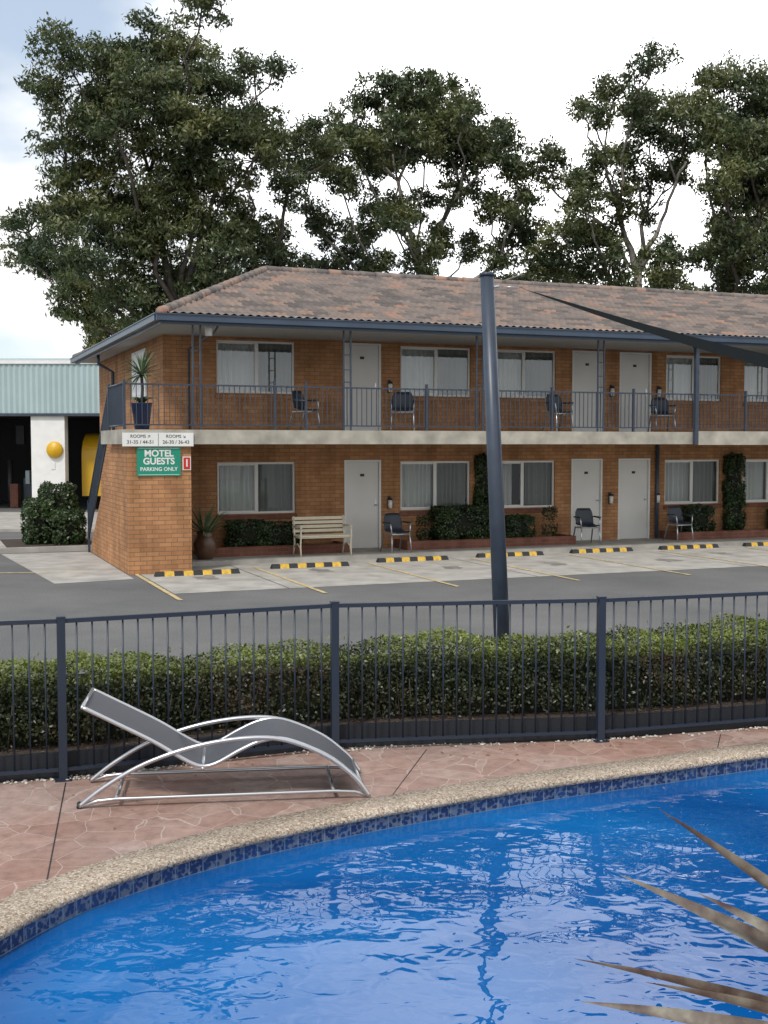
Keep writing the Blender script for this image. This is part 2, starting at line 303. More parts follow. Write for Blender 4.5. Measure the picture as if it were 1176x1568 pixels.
# ---------------------------------------------------------------- pool, deck, ground
PO=[(-1.96,5.86),(-1.645,6.48),(-.968,7.19),(-.123,7.78),(.515,8.14),(1.262,8.54),(2.065,8.89),(3.10,9.36),(4.3,9.75),(5.5,9.8),(6.5,9.1),(7,7.5),(6.6,5.6),(5,4.4),(3,4.1),(1,4.15),(-.5,4.2),(-1.4,4.4),(-1.95,4.9),(-2.12,5.35)]
pool=[Vector((p.x,p.y)) for p in catmull([(a,b,0) for a,b in PO],8,True)]
def normals(P,closed):
    n=len(P); out=[]
    for i in range(n):
        a=P[(i-1)%n] if closed or i>0 else P[i]; b=P[(i+1)%n] if closed or i<n-1 else P[i]
        d=(b-a).normalized(); out.append(Vector((-d.y,d.x)))
    return out
pn=normals(pool,True)
def ring(off): return [p+q*off for p,q in zip(pool,pn)]
def holed(name,outer,inner,z,m):
    bm=bmesh.new(); es=[]
    for loop in ([outer,inner] if inner else [outer]):
        vs=[bm.verts.new((p[0],p[1],z)) for p in loop]
        for i in range(len(vs)): es.append(bm.edges.new((vs[i],vs[(i+1)%len(vs)])))
    bmesh.ops.triangle_fill(bm,use_beauty=True,use_dissolve=False,edges=es,normal=(0,0,1))
    for f in bm.faces:
        if f.normal.z<0: f.normal_flip()
    me=bpy.data.meshes.new(name); bm.to_mesh(me); bm.free(); me.materials.append(M[m]); o=bpy.data.objects.new(name,me); sc.collection.objects.link(o); return o
holed('ground',[(-400,-400),(400,-400),(400,600),(-400,600)],ring(.1),0,'asphalt')
FP=[(-8.8,7.2),(-6.6,7.6),(-4.5,8.08),(-2.39,8.63),(-.40,9.46),(1.82,9.78),(3.93,10.42),(6.0,11.2),(8.1,11.9)]
fl=[Vector((p.x,p.y)) for p in catmull([(a,b,0) for a,b in FP],10)]
fn=normals(fl,False)
def fo(off): return [p+q*off for p,q in zip(fl,fn)]
holed('pool_deck',[tuple(p) for p in fo(.06)]+[(8.1,-4),(-8.8,-4)],ring(.1),.004,'deck')
mb=MB(); prof=[(.30,.0),(.295,.014),(.05,.022),(.01,.018),(-.008,.004),(-.008,-.025),(.012,-.03)]
n=len(pool); vs=[];fs=[]
for i in range(n):
    for o_,z in prof: q=pool[i]+pn[i]*o_; vs.append((q.x,q.y,z))
kq=len(prof)
for i in range(n):
    j=(i+1)%n
    for t in range(kq-1): fs.append((i*kq+t,j*kq+t,j*kq+t+1,i*kq+t+1))
mb.add(vs,fs,'coping',True); mb.build('pool_coping')
me=bpy.data.meshes.new('pool_wall'); vs=[];fs=[];uv=[];acc=0
for i in range(n+1):
    p=pool[i%n]+pn[i%n]*.012; 
    if i: acc+=(pool[i%n]-pool[(i-1)%n]).length
    for z in (-.02,-.6): vs.append((p.x,p.y,z)); uv.append((acc,z+.02))
for i in range(n): fs.append((2*i,2*i+2,2*i+3,2*i+1))
me.from_pydata(vs,[],fs); ul=me.uv_layers.new(name='UVMap')
for l in me.loops: ul.data[l.index].uv=uv[l.vertex_index]
me.materials.append(M['tile']); o=bpy.data.objects.new('pool_wall',me); sc.collection.objects.link(o)
holed('pool_water',[tuple(p) for p in ring(.03)],None,-.12,'water')
mb=MB()
def strip(a,b,wd,z,m):
    a=Vector(a);b=Vector(b);d=(b-a).normalized();q=Vector((-d.y,d.x))*wd/2
    mb.quad((*(a-q),z),(*(b-q),z),(*(b+q),z),(*(a+q),z),m)
strip((-2.35,8.55),(-1.93,6.6),.008,.007,'black'); strip((.35,9.5),(.05,8.2),.006,.007,'black'); strip((2.9,10.0),(2.75,9.56),.006,.007,'black')
mb.build('deck_joints')

# fence
mb=MB()
dist=[0]
for i in range(1,len(fl)): dist.append(dist[-1]+(fl[i]-fl[i-1]).length)
def on(P,d):
    for i in range(1,len(P)):
        if dist[i]>=d: t=(d-dist[i-1])/(dist[i]-dist[i-1]); return P[i-1].lerp(P[i],t)
    return P[-1]
FV=[Vector(p) for p in FP]
for i,p in enumerate(FV):
    q=FV[min(i+1,len(FV)-1)]-FV[max(i-1,0)]; T=Matrix.Translation((p.x,p.y,0))@Matrix.Rotation(math.atan2(q.y,q.x),4,'Z')
    mb.box(-.03,.03,-.03,.03,0,1.22,'fence',T); mb.box(-.034,.034,-.034,.034,1.22,1.23,'fence',T); mb.box(-.06,.06,-.06,.06,.004,.014,'fence',T)
for i in range(len(FV)-1):
    a,b=FV[i],FV[i+1]; d=b-a; L=d.length; T=Matrix.Translation((a.x,a.y,0))@Matrix.Rotation(math.atan2(d.y,d.x),4,'Z')
    mb.box(.03,L-.03,-.018,.018,1.18,1.212,'fence',T); mb.box(.03,L-.03,-.015,.015,.07,.095,'fence',T)
    nb=int(L/.112)
    for j in range(1,nb):
        x=L*j/nb; mb.tube([(x,0,.095),(x,0,1.18)],.0075,'fence',6,True,T)
mb.build('pool_fence')
mb=MB(); A=fo(.07);B=fo(.12)
for i in range(len(fl)-1):
    a,b,c,d=A[i],A[i+1],B[i+1],B[i]
    mb.quad((*a,0),(*b,0),(*b,.19),(*a,.19),'kick'); mb.quad((*a,.19),(*b,.19),(*c,.19),(*d,.19),'kick'); mb.quad((*d,.19),(*c,.19),(*c,0),(*d,0),'kick')
mb.build('garden_edging')
mb=MB(); A=fo(.12);B=fo(1.6);Cc=fo(1.75)
for i in range(len(fl)-1):
    mb.quad((*A[i],.14),(*A[i+1],.14),(*B[i+1],.14),(*B[i],.14),'mulch')
    mb.quad((*B[i],.15),(*B[i+1],.15),(*Cc[i+1],.15),(*Cc[i],.15),'concrete'); mb.quad((*Cc[i],.15),(*Cc[i+1],.15),(*Cc[i+1],0),(*Cc[i],0),'concrete')
mb.build('garden_bed')
Vs=[];Fs=[]; bm=bmesh.new(); bmesh.ops.create_icosphere(bm,subdivisions=1,radius=1); bv=np.array([v.co[:] for v in bm.verts]); bf=np.array([[v.index for v in f.verts] for f in bm.faces]); bm.free()
cnt=0
for i in range(1500):
    d=random.uniform(1,dist[-1]-1); 
    if noise.noise(Vector((d*1.3,0,0)))<.0 and random.random()<.8: continue
    p=on(fl,d); q=fn[min(int(d/dist[-1]*len(fl)),len(fn)-1)]*random.gauss(.01,.028); r=random.uniform(.005,.015)
    Vs.append(bv*np.array([r*random.uniform(.8,1.4),r,r*.7])+np.array([p.x+q.x,p.y+q.y,.01])); Fs.append(bf+cnt*len(bv)); cnt+=1
npmesh('pebbles',np.concatenate(Vs),np.concatenate(Fs),'pebble')
P=[]
for i in range(520):
    d=random.uniform(1,dist[-1]-1); p=on(fl,d); inner=random.random()<.75
    q=fn[min(int(d/dist[-1]*len(fl)),len(fn)-1)]*(random.uniform(.15,.6) if inner else -random.expovariate(3)); z=.15 if inner else .012
    P.append((p.x+q.x,p.y+q.y,z))
P=np.array(P); M['litter']=mat('dry_leaf',(.20,.11,.055),.8,noise_amt=.5,noise_scale=9)
leaves('leaf_litter',P,.045,.018,'litter',None,N=np.tile([0,0,1.],(len(P),1)),nbias=3)

# hedge
N=125000
d=rng.uniform(.3,dist[-1]-.3,N); fx=np.array([[p.x,p.y] for p in fl]); fnn=np.array([[p.x,p.y] for p in fn]); ds=np.array(dist)
px=np.interp(d,ds,fx[:,0]); py=np.interp(d,ds,fx[:,1]); nx=np.interp(d,ds,fnn[:,0]); ny=np.interp(d,ds,fnn[:,1])
o0,o1=.40,1.2
H=.69+.06*np.clip((d-9)/6,-1,1)+.025*np.sin(d*2.1)+.015*np.sin(d*5.3+1)
side=rng.choice(3,N,p=[.54,.36,.10]); u=rng.uniform(0,1,N)
zlo=.15
off=np.where(side==0,o0,np.where(side==1,o0+(o1-o0)*u,o1)); z=np.where(side==1,H,zlo+(H-zlo)*u**.65)
nrm=np.stack([np.where(side==0,-nx,np.where(side==1,0,nx)),np.where(side==0,-ny,np.where(side==1,0,ny)),np.where(side==1,1.,0.)],1)
depth=rng.exponential(.05,N)-.04+.05*np.sin(d*7+z*11)*np.sin(z*9+d*3)
rs=np.clip((z-(H-.12))/.12,0,1); off=np.where(side==0,off+.07*rs**2,off); 
P=np.stack([px+nx*off,py+ny*off,z],1)-nrm*depth[:,None]
keep=rng.random(N)<np.where(side==0,np.clip(.45+ (z-zlo)/.15,0,1)*np.where(np.sin(d*3.1+1)*np.sin(d*1.3+z*6)>.45,.38,1),1)
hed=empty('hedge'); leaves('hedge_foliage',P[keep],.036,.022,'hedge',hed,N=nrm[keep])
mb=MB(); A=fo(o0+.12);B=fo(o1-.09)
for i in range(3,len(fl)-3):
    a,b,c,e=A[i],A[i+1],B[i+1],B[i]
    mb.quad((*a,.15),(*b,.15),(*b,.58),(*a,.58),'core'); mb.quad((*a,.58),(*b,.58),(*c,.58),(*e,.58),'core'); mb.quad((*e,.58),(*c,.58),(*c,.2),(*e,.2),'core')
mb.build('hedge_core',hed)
mb=MB()
for i in range(260):
    dd=random.uniform(.5,dist[-1]-.5); p=on(fo(random.uniform(.4,.52)),dd)
    mb.tube([(p.x,p.y,.13),(p.x+random.gauss(0,.06),p.y+random.gauss(0,.03),.5)],.005,'twig',5)
mb.build('hedge_stems',hed)
ns=2600; d=rng.uniform(.4,dist[-1]-.4,ns); oo=rng.uniform(.42,1.18,ns)
Hs=.69+.06*np.clip((d-9)/6,-1,1)+.025*np.sin(d*2.1)+.015*np.sin(d*5.3+1)+rng.exponential(.022,ns)
P=np.stack([np.interp(d,ds,fx[:,0])+np.interp(d,ds,fnn[:,0])*oo,np.interp(d,ds,fx[:,1])+np.interp(d,ds,fnn[:,1])*oo,Hs],1)
leaves('hedge_shoots',P,.045,.02,'hedge',hed,droop=-1.5)

# ---------------------------------------------------------------- motel building
O=Vector((-3.73,22.8,0)); ANG=math.atan2(.371,.928); BM=Matrix.Translation(O)@Matrix.Rotation(ANG,4,'Z')
def W(s,n,z=0): return BM@Vector((s,n,z))
mot=empty('motel_building',O,ANG)
WN=2.7; SEND=30
wins=[(1.17,2.95),(5.51,7.31),(7.85,9.62),(12.83,14.54),(15.27,17.0),(19.9,21.7),(22.2,24.0)]
doors=[(4.12,5.02),(10.08,10.97),(11.44,12.38),(17.6,18.5),(18.9,19.6),(24.6,25.5)]
def wall(mb,x0,x1,z0,z1,ops,y,m,dep=.11):
    xs=sorted({x0,x1,*[a for o in ops for a in o[:2]]}); zs=sorted({z0,z1,*[a for o in ops for a in o[2:]]})
    for i in range(len(xs)-1):
        for j in range(len(zs)-1):
            cx=(xs[i]+xs[i+1])/2; cz=(zs[j]+zs[j+1])/2
            if any(a<cx<b and c<cz<e for a,b,c,e in ops): continue
            mb.quad((xs[i],y,zs[j]),(xs[i+1],y,zs[j]),(xs[i+1],y,zs[j+1]),(xs[i],y,zs[j+1]),m)
    for a,b,c,e in ops:
        mb.quad((a,y,c),(a,y,e),(a,y+dep,e),(a,y+dep,c),m); mb.quad((b,y,c),(b,y+dep,c),(b,y+dep,e),(b,y,e),m)
        mb.quad((a,y,e),(b,y,e),(b,y+dep,e),(a,y+dep,e),m); mb.quad((a,y,c),(a,y+dep,c),(b,y+dep,c),(b,y,c),m)
ops=[]
for a,b in wins: ops+=[(a,b,.96,2.10),(a,b,3.62,4.77)]
for a,b in doors: ops+=[(a,b,.10,2.14),(a,b,2.78,4.80)]
mb=MB(); wall(mb,0,SEND,0,4.98,ops,WN,'brick')
mb.quad((0,12,0),(0,WN,0),(0,WN,4.98),(0,12,4.98),'brick'); mb.quad((SEND,WN,0),(SEND,12,0),(SEND,12,4.98),(SEND,WN,4.98),'brick'); mb.quad((SEND,12,0),(0,12,0),(0,12,4.98),(SEND,12,4.98),'brick')
for a,b in wins:
    for z in (.96,3.62):
        mb.add([(a-.03,WN-.05,z-.12),(b+.03,WN-.05,z-.12),(b+.03,WN-.05,z-.04),(a-.03,WN-.05,z-.04),(a-.03,WN+.08,z-.003),(b+.03,WN+.08,z-.003),(a-.03,WN+.01,z-.12),(b+.03,WN+.01,z-.12)],[(0,1,2,3),(3,2,5,4),(0,3,4,6),(1,7,5,2),(0,6,7,1)],'brick_red' if z<1 else 'brick')
mb.build('brick_walls',mot)
mw=MB(); mg=MB(); mc=MB(); md=MB()
for wi,(a,b) in enumerate(wins):
    for z0,z1 in ((.96,2.10),(3.62,4.77)):
        y=WN+.05; f=.045; mid=(a+b)/2+(0 if z0<1 else .02)
        mw.box(a,b,y,y+.05,z0,z0+f,'frame'); mw.box(a,b,y,y+.05,z1-f,z1,'frame'); mw.box(a,a+f,y,y+.05,z0+f,z1-f,'frame'); mw.box(b-f,b,y,y+.05,z0+f,z1-f,'frame'); mw.box(mid-.04,mid+.04,y-.006,y+.044,z0+f,z1-f,'frame')
        mw.box(a+f,mid-.04,y+.01,y+.035,z0+f,z0+f+.025,'frame'); mw.box(a+f,mid-.04,y+.01,y+.035,z1-f-.025,z1-f,'frame')
        tl=random.uniform(-.006,.006); tr_=random.uniform(-.006,.006)
        mg.quad((a+f,y+.022+tl,z0+f),(mid-.04,y+.022-tl,z0+f),(mid-.04,y+.022-tl,z1-f),(a+f,y+.022+tl,z1-f),'glass')
        mg.quad((mid+.04,y+.03+tr_,z0+f),(b-f,y+.03-tr_,z0+f),(b-f,y+.03-tr_,z1-f),(mid+.04,y+.03+tr_,z1-f),'glass')
        gap=random.choice([0,0,.12,.2])
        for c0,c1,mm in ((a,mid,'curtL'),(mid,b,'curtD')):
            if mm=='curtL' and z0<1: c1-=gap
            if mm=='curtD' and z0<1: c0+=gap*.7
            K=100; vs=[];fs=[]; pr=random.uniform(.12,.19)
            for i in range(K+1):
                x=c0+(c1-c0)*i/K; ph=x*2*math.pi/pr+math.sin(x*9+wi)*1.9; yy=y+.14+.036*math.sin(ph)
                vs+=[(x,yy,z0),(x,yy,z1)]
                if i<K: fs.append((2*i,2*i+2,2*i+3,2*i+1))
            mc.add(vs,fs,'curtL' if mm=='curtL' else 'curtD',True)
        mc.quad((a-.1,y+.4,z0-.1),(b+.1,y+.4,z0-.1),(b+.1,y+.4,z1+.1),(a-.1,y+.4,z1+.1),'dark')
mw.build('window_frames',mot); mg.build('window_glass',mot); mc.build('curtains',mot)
for di,(a,b) in enumerate(doors):
    for z0,z1 in ((.10,2.14),(2.78,4.80)):
        y=WN+.02; f=.045
        md.box(a,a+f,y-.03,y+.06,z0,z1,'white'); md.box(b-f,b,y-.03,y+.06,z0,z1,'white'); md.box(a+f,b-f,y-.03,y+.06,z1-f,z1,'white')
        md.box(a+f+.004,b-f-.004,y+.02,y+.05,z0+.01,z1-f-.004,'door')
        kx=b-.12
        md.tube([(kx,y+.02,z0+1.0),(kx,y-.04,z0+1.0)],.022,'chrome',10); md.box(kx-.02,kx+.02,y+.012,y+.02,z0+.95,z0+1.12,'chrome')
        md.box((a+b)/2-.05,(a+b)/2+.05,y+.013,y+.02,z0+1.66,z0+1.72,'black')
        md.box(a+f,b-f,y-.05,y+.06,z0-.02,z0+.008,'concrete')
        lx=b+.2 if (di%3)!=1 else b+.22; lz=z0+1.05
        md.box(lx-.03,lx+.03,WN-.03,WN,lz-.15,lz+.15,'black'); md.lathe([(0,-.13),(.045,-.13),(.05,.05),(0,.06)],'white',(lx,WN-.08,lz),12); md.lathe([(.055,.06),(.055,.1),(0,.12)],'black',(lx,WN-.08,lz),12)
md.build('doors',mot)
mb=MB(); mb.box(-1.32,SEND,0,WN+.05,2.50,2.78,'slabedge'); mb.box(11.75,SEND,-.1,0.05,2.485,2.80,'slabedge')
mb.build('balcony_slab',mot)
# roof
ez=4.97; y0=-.15; yr=6.2; zr=6.85; x0=-.6; xa=3.3; yb=12.55
def slope(name,along,L0,L1,rise0,run,rise,frm,planes):
    Ls=math.hypot(run,rise); cs=run/Ls; sn_=rise/Ls; rows=[]; t=0; cl=.33
    while t<Ls: rows+= [(t,.04),(min(t+cl,Ls)-.0015,.0)]; t+=cl
    nx_=int((L1-L0)/.033); A=np.linspace(L0,L1,nx_+1); wv=.016*np.cos(A*2*math.pi/.165)
    V=np.zeros((len(rows),nx_+1,3))
    for i,(t,h) in enumerate(rows):
        ru=rise0+t*cs-h*sn_; zz=ez+t*sn_+h*cs
        if along=='x': V[i,:,0]=A; V[i,:,1]=ru
        else: V[i,:,1]=A; V[i,:,0]=ru
        V[i,:,2]=zz+wv
    idx=np.arange(len(rows)*(nx_+1)).reshape(len(rows),-1)
    F=np.stack([idx[:-1,:-1],idx[:-1,1:],idx[1:,1:],idx[1:,:-1]],-1).reshape(-1,4)
    if along!='x': F=F[:,::-1]
    o=npmesh(name,V.reshape(-1,3),F,'roof',mot); bm=bmesh.new(); bm.from_mesh(o.data)
    for co,no_ in planes:
        bmesh.ops.bisect_plane(bm,geom=bm.verts[:]+bm.edges[:]+bm.faces[:],plane_co=co,plane_no=no_,clear_outer=True)
    bm.to_mesh(o.data); bm.free()
hd=Vector((xa-x0,yr-y0,0)).normalized(); hn=Vector((-hd.y,hd.x,0))
slope('roof_front','x',x0,SEND+.6,y0,yr-y0,zr-ez,None,[(Vector((x0,y0,0)),hn)])
hb=Vector((xa-x0,yr-yb,0)).normalized(); hbn=Vector((-hb.y,hb.x,0))
slope('roof_end','y',y0,yb,x0,xa-x0,zr-ez,None,[(Vector((x0,y0,0)),-hn),(Vector((x0,yb,0)),hbn)])
mb=MB(); mb.quad((x0,yb,ez),(xa,yr,zr),(SEND+.6,yr,zr),(SEND+.6,yb,ez),'roof'); mb.build('roof_back',mot)
mb=MB()
def cap(a,b):
    a=Vector(a);b=Vector(b);L=(b-a).length;k_=int(L/.42)
    for i in range(k_):
        p=a.lerp(b,i/k_);q=a.lerp(b,(i+1)/k_+.004); mb.tube([p,q],[.105,.085],'roof',10)
cap((x0,y0,ez+.03),(xa,yr,zr+.03)); cap((xa,yr,zr+.02),(SEND+.6,yr,zr+.02)); cap((x0,yb,ez+.03),(xa,yr,zr+.03))
mb.build('ridge_caps',mot)
mb=MB()
mb.box(x0-.10,SEND+.6,y0-.12,y0-.0,4.84,4.965,'navy'); mb.box(x0-.12,x0,y0,yb+.1,4.84,4.965,'navy')
mb.box(x0-.13,SEND+.6,y0-.14,y0-.12,4.955,4.975,'navy'); mb.box(x0-.14,x0-.12,y0-.14,yb+.1,4.955,4.975,'navy')
mb.box(x0,SEND+.6,y0,y0+.03,4.78,4.95,'navy'); mb.box(x0,x0+.03,y0+.03,yb,4.78,4.95,'navy')
mb.quad((x0+.03,y0+.03,4.85),(x0+.03,WN,4.85),(SEND,WN,4.85),(SEND,y0+.03,4.85),'soffit'); mb.quad((x0+.03,WN,4.85),(x0+.03,yb,4.85),(0,yb,4.85),(0,WN,4.85),'soffit')
mb.tube([(-.45,9,4.84),(-.45,9,4.6),(-.08,9,4.4),(-.08,9,.1)],.045,'navy',8)
mb.tube([(12.56,WN-.06,0.1),(12.56,WN-.06,2.5)],.045,'navy',8)
mb.tube([(.55,y0+.1,4.82),(.55,.3,4.7),(.55,WN-.06,4.55),(.55,WN-.06,2.8)],.022,'navy',8)
mb.lathe([(0,0),(.07,0),(.08,.16),(.05,.2),(0,.2)],'white',(.42,.25,4.62),12)
mb.build('gutters',mot)
mb=MB()
def panel(xa_,xb_,y=.06,zb=2.86,zt=3.66):
    mb.box(xa_,xb_,y-.02,y+.02,zt-.03,zt,'blue'); mb.box(xa_,xb_,y-.012,y+.012,zb,zb+.025,'blue')
    k_=max(1,int((xb_-xa_)/.105))
    for i in range(k_+1):
        x=xa_+(xb_-xa_)*i/k_; mb.box(x-.007,x+.007,y-.007,y+.007,zb+.025,zt-.03,'blue')
posts=[.13,3.23,6.23,9.23,11.7,15.0,18.0,21.,24.,27.]
panel(-1.25,.13)
for a,b in zip(posts[:-1],posts[1:]): panel(a,b)
for p in posts:
    if p==11.7: mb.box(p-.045,p+.045,-.12,-.03,2.5,4.8,'blue'); mb.box(p-.06,p+.12,-.17,-.0,4.70,4.84,'navy')
    else:
        for dx in (-.075,.075): mb.box(p+dx-.016,p+dx+.016,.03,.062,2.78,4.84,'blue')
        for z in (3.75,4.0,4.3,4.6): mb.box(p-.06,p+.06,.038,.054,z,z+.02,'blue')
for p in [1.7,2.35,5.0,8.0,10.1,13.2]: mb.box(p-.02,p+.02,.03,.09,2.78,3.75,'blue')
def spanel(n0,n1,x=-1.27,z0=2.86,z1=3.66,z0b=None,z1b=None):
    z0b=z0 if z0b is None else z0b; z1b=z1 if z1b is None else z1b; k_=int((n1-n0)/.105)
    for i in range(k_+1):
        t=i/k_; y=n0+(n1-n0)*t; mb.box(x-.008,x+.008,y-.008,y+.008,z0+(z0b-z0)*t,z1+(z1b-z1)*t,'blue')
    for za,zb_ in ((z0,z0b),(z1,z1b)): mb.tube([(x,n0,za),(x,n1,zb_)],.02,'blue',6)
spanel(.05,1.9); spanel(1.9,5.15,z0b=.35,z1b=1.15)
for y,zb,zt in ((.05,2.78,3.72),(1.9,2.5,3.72),(5.15,.0,1.2)): mb.box(-1.295,-1.245,y-.025,y+.025,zb,zt,'blue')
mb.build('balcony_railing',mot)
mb=MB()
def prism(x0_,x1_,prof,m):
    k_=len(prof); vs=[(x0_,a,b) for a,b in prof]+[(x1_,a,b) for a,b in prof]; fs=[tuple(range(k_))[::-1],tuple(range(k_,2*k_))]+[(i,(i+1)%k_,k_+(i+1)%k_,k_+i) for i in range(k_)]
    mb.add(vs,fs,m)
prism(-1.22,-1.10,[(.04,0),(5.1,0),(5.1,.22),(1.95,2.497),(.04,2.497)],'brick')
mb.box(-1.10,0,.04,.16,0,2.497,'brick')
nst=16
for i in range(nst):
    z=2.78-(i+1)*2.78/nst; y=1.95+i*3.15/nst; mb.box(-1.095,-.002,y,y+.24,z-.06,z,'concrete')
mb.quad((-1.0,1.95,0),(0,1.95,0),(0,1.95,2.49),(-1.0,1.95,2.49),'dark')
mb.build('stairs',mot)
mb=MB(); mb.box(-.03,.0,4.6,6.4,3.6,4.7,'frame'); mb.box(-.035,-.03,4.66,6.34,3.66,4.64,'curtL'); mb.build('side_window',mot)
mb=MB(); mb.box(0.02,SEND,1.15,WN,-.1,.10,'concrete'); mb.build('footpath',mot)
beds=[(.75,3.95),(5.35,9.75),(12.7,17.3),(19.7,24.3)]
mb=MB()
for a,b in beds:
    y0_=1.9
    mb.box(a,b,y0_,y0_+.11,.09,.30,'brick_red'); mb.box(a,a+.11,y0_+.11,WN,.09,.30,'brick_red'); mb.box(b-.11,b,y0_+.11,WN,.09,.30,'brick_red')
    mb.quad((a+.1,y0_+.1,.24),(b-.1,y0_+.1,.24),(b-.1,WN,.24),(a+.1,WN,.24),'mulch')
mb.build('garden_beds',mot)

# signs
def sign_empty(n,s,z,y): return empty(n,W(s,y,z),ANG)
e=sign_empty('room_direction_sign',-.645,2.59,-.02); mb=MB(); mb.box(-.68,.68,-.012,.012,-.13,.13,'white'); mb.build('board',e)
R=(math.pi/2,0,0)
text('text_a','ROOMS ↗',.085,(-.34,-.015,.06),R,'black',e); text('text_b','31-35 / 44-51',.095,(-.34,-.015,-.05),R,'black',e)
text('text_c','ROOMS ↘',.085,(.34,-.015,.06),R,'black',e); text('text_d','26-30 / 36-43',.095,(.34,-.015,-.05),R,'black',e)
mb=MB(); mb.box(-.003,.003,-.016,-.012,-.12,.12,'black'); mb.build('divider',e)
e=sign_empty('motel_parking_sign',-.63,2.17,.02); mb=MB(); mb.box(-.42,.42,-.01,.01,-.28,.28,'green_sign')
for a in ((-.39,.39,.25,.258),(-.39,.39,-.258,-.25)): mb.box(a[0],a[1],-.013,-.01,a[2],a[3],'white')
mb.build('board',e)
text('text_a','MOTEL',.175,(0,-.013,.15),R,'white',e,.005); text('text_b','GUESTS',.175,(0,-.013,.0),R,'white',e,.005); text('text_c','PARKING ONLY',.10,(0,-.013,-.15),R,'white',e,.002)
e=sign_empty('room_number_sign',-.09,2.13,.02); mb=MB(); mb.box(-.08,.08,-.01,.01,-.13,.13,'white'); mb.box(-.065,.065,-.013,-.01,-.115,.115,'red'); mb.build('board',e); text('digit','1',.2,(0,-.016,0),R,'white',e,.004)

mb=MB(); mb.lathe([(0,0),(.075,0),(.08,.03),(.08,.38),(.05,.45),(.025,.47),(.025,.52),(0,.53)],'red',(0,0,.75)); mb.tube([(.02,0,1.22),(.1,-.03,1.1),(.09,-.05,.9)],.012,'black',6); mb.box(-.1,.1,.06,.075,1.32,1.55,'red'); mb.box(-.07,.07,.055,.06,1.40,1.48,'white')
mb.build('fire_extinguisher',None,W(.42,WN-.1),ANG)

# bench
mb=MB(); L=1.2
for i,y in enumerate((-.22,-.12,-.02,.08,.17)): mb.box(-L/2,L/2,y-.035,y+.035,.42,.445,'cream')
for i,z in enumerate((.52,.61,.70,.79)): 
    y=.22+.12*(z-.45); mb.box(-L/2,L/2,y,y+.022,z-.032,z+.032,'cream')
for x in (-L/2+.03,L/2-.03):
    mb.tube([(x,-.26,0),(x,-.22,.2),(x,-.25,.42),(x,-.25,.62)],.02,'cream',8); mb.tube([(x,.30,0),(x,.2,.25),(x,.21,.44),(x,.27,.84)],.02,'cream',8)
    mb.tube([(x,-.28,.60),(x,-.2,.64),(x,.0,.63),(x,.24,.62)],.024,'cream',8); mb.tube([(x,-.24,.40),(x,.22,.40)],.018,'cream',8); mb.tube([(x,-.22,.18),(x,0,.26),(x,.2,.18)],.014,'cream',8)
mb.tube([(-L/2,-.25,.40),(L/2,-.25,.40)],.016,'cream',8)
mb.build('park_bench',None,W(3.2,1.55,.10),ANG)

# chairs
def chair(s,n,z,rot=0):
    mb=MB(); prof=[(.24,.86),(.225,.78),(.20,.66),(.17,.54),(.12,.465),(.04,.44),(-.08,.435),(-.18,.445),(-.23,.43)]
    K=10; vs=[];fs=[]
    for i,(y,z_) in enumerate(prof):
        wdt=.235*(1-.28*max(0,(z_-.7)/.16)**2) if z_>.5 else .235
        for j in range(K+1):
            t=-1+2*j/K; c=.05*t*t
            vs.append((t*wdt,y-(c if z_>.5 else 0),z_+(.03*t*t if z_<=.5 else 0)))
    for i in range(len(prof)-1):
        for j in range(K):
            a=i*(K+1)+j; fs.append((a,a+1,a+K+2,a+K+1))
    mb.add(vs,fs,'chair',True)
    for sx in (-1,1):
        x=.23*sx
        mb.tube([(x*1.1,-.24,0),(x,-.2,.41),(x,.14,.41),(x*1.08,.27,0)],.012,'chrome',8)
        mb.tube([(x,-.2,.41),(x*1.12,-.19,.64),(x*1.12,.16,.66)],.012,'chrome',8); mb.box(x*1.12-.022,x*1.12+.022,-.2,.14,.645,.675,'chair')
    mb.tube([(-.23,-.2,.41),(.23,-.2,.41)],.011,'chrome',8); mb.tube([(-.23,.14,.41),(.23,.14,.41)],.011,'chrome',8)
    o=mb.build('patio_chair',None,W(s,n,z),ANG+rot); md_=o.modifiers.new('s','SOLIDIFY'); md_.thickness=.006
for s,n,z,r in ((4.95,1.6,.1,.15),(9.95,1.75,.1,-.1),(12.6,1.75,.1,.1),(2.75,1.4,2.78,.7),(4.85,1.0,2.78,-.4),(8.65,.9,2.78,.2),(11.95,1.6,2.78,-.2)): chair(s,n,z,r)

def blobleaves(name,boxes,n,L,Wd,m='shrub',core=True,parentname=None):
    e=empty(name); Cs=[];Ns=[]
    mb=MB()
    for (s0,s1,n0,n1,z0,z1) in boxes:
        c=np.array([(s0+s1)/2,(n0+n1)/2,(z0+z1)/2]); h=np.array([(s1-s0)/2,(n1-n0)/2,(z1-z0)/2])
        dd=unit(rng.normal(size=(n,3))); p=np.sign(dd)*np.abs(dd)**.55
        q=p/np.abs(p).max(1,keepdims=True)*.35+p*.65
        rr=1-rng.exponential(.09,n)+.09*np.sin(dd[:,0]*9+s0)*np.sin(dd[:,2]*8+dd[:,1]*5)
        P=c+q*h*rr[:,None]; Cs.append(P); Ns.append(dd)
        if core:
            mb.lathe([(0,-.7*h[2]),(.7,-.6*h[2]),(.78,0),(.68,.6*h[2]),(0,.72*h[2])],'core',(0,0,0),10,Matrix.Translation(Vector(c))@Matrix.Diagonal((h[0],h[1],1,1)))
    P=np.concatenate(Cs); Nn=np.concatenate(Ns); R3=np.array(BM.to_3x3()); P=P@R3.T+np.array(O); Nn=Nn@R3.T
    leaves('foliage',P,L,Wd,m,e,N=Nn)
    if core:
        o=mb.build('core',e); o.matrix_local=BM
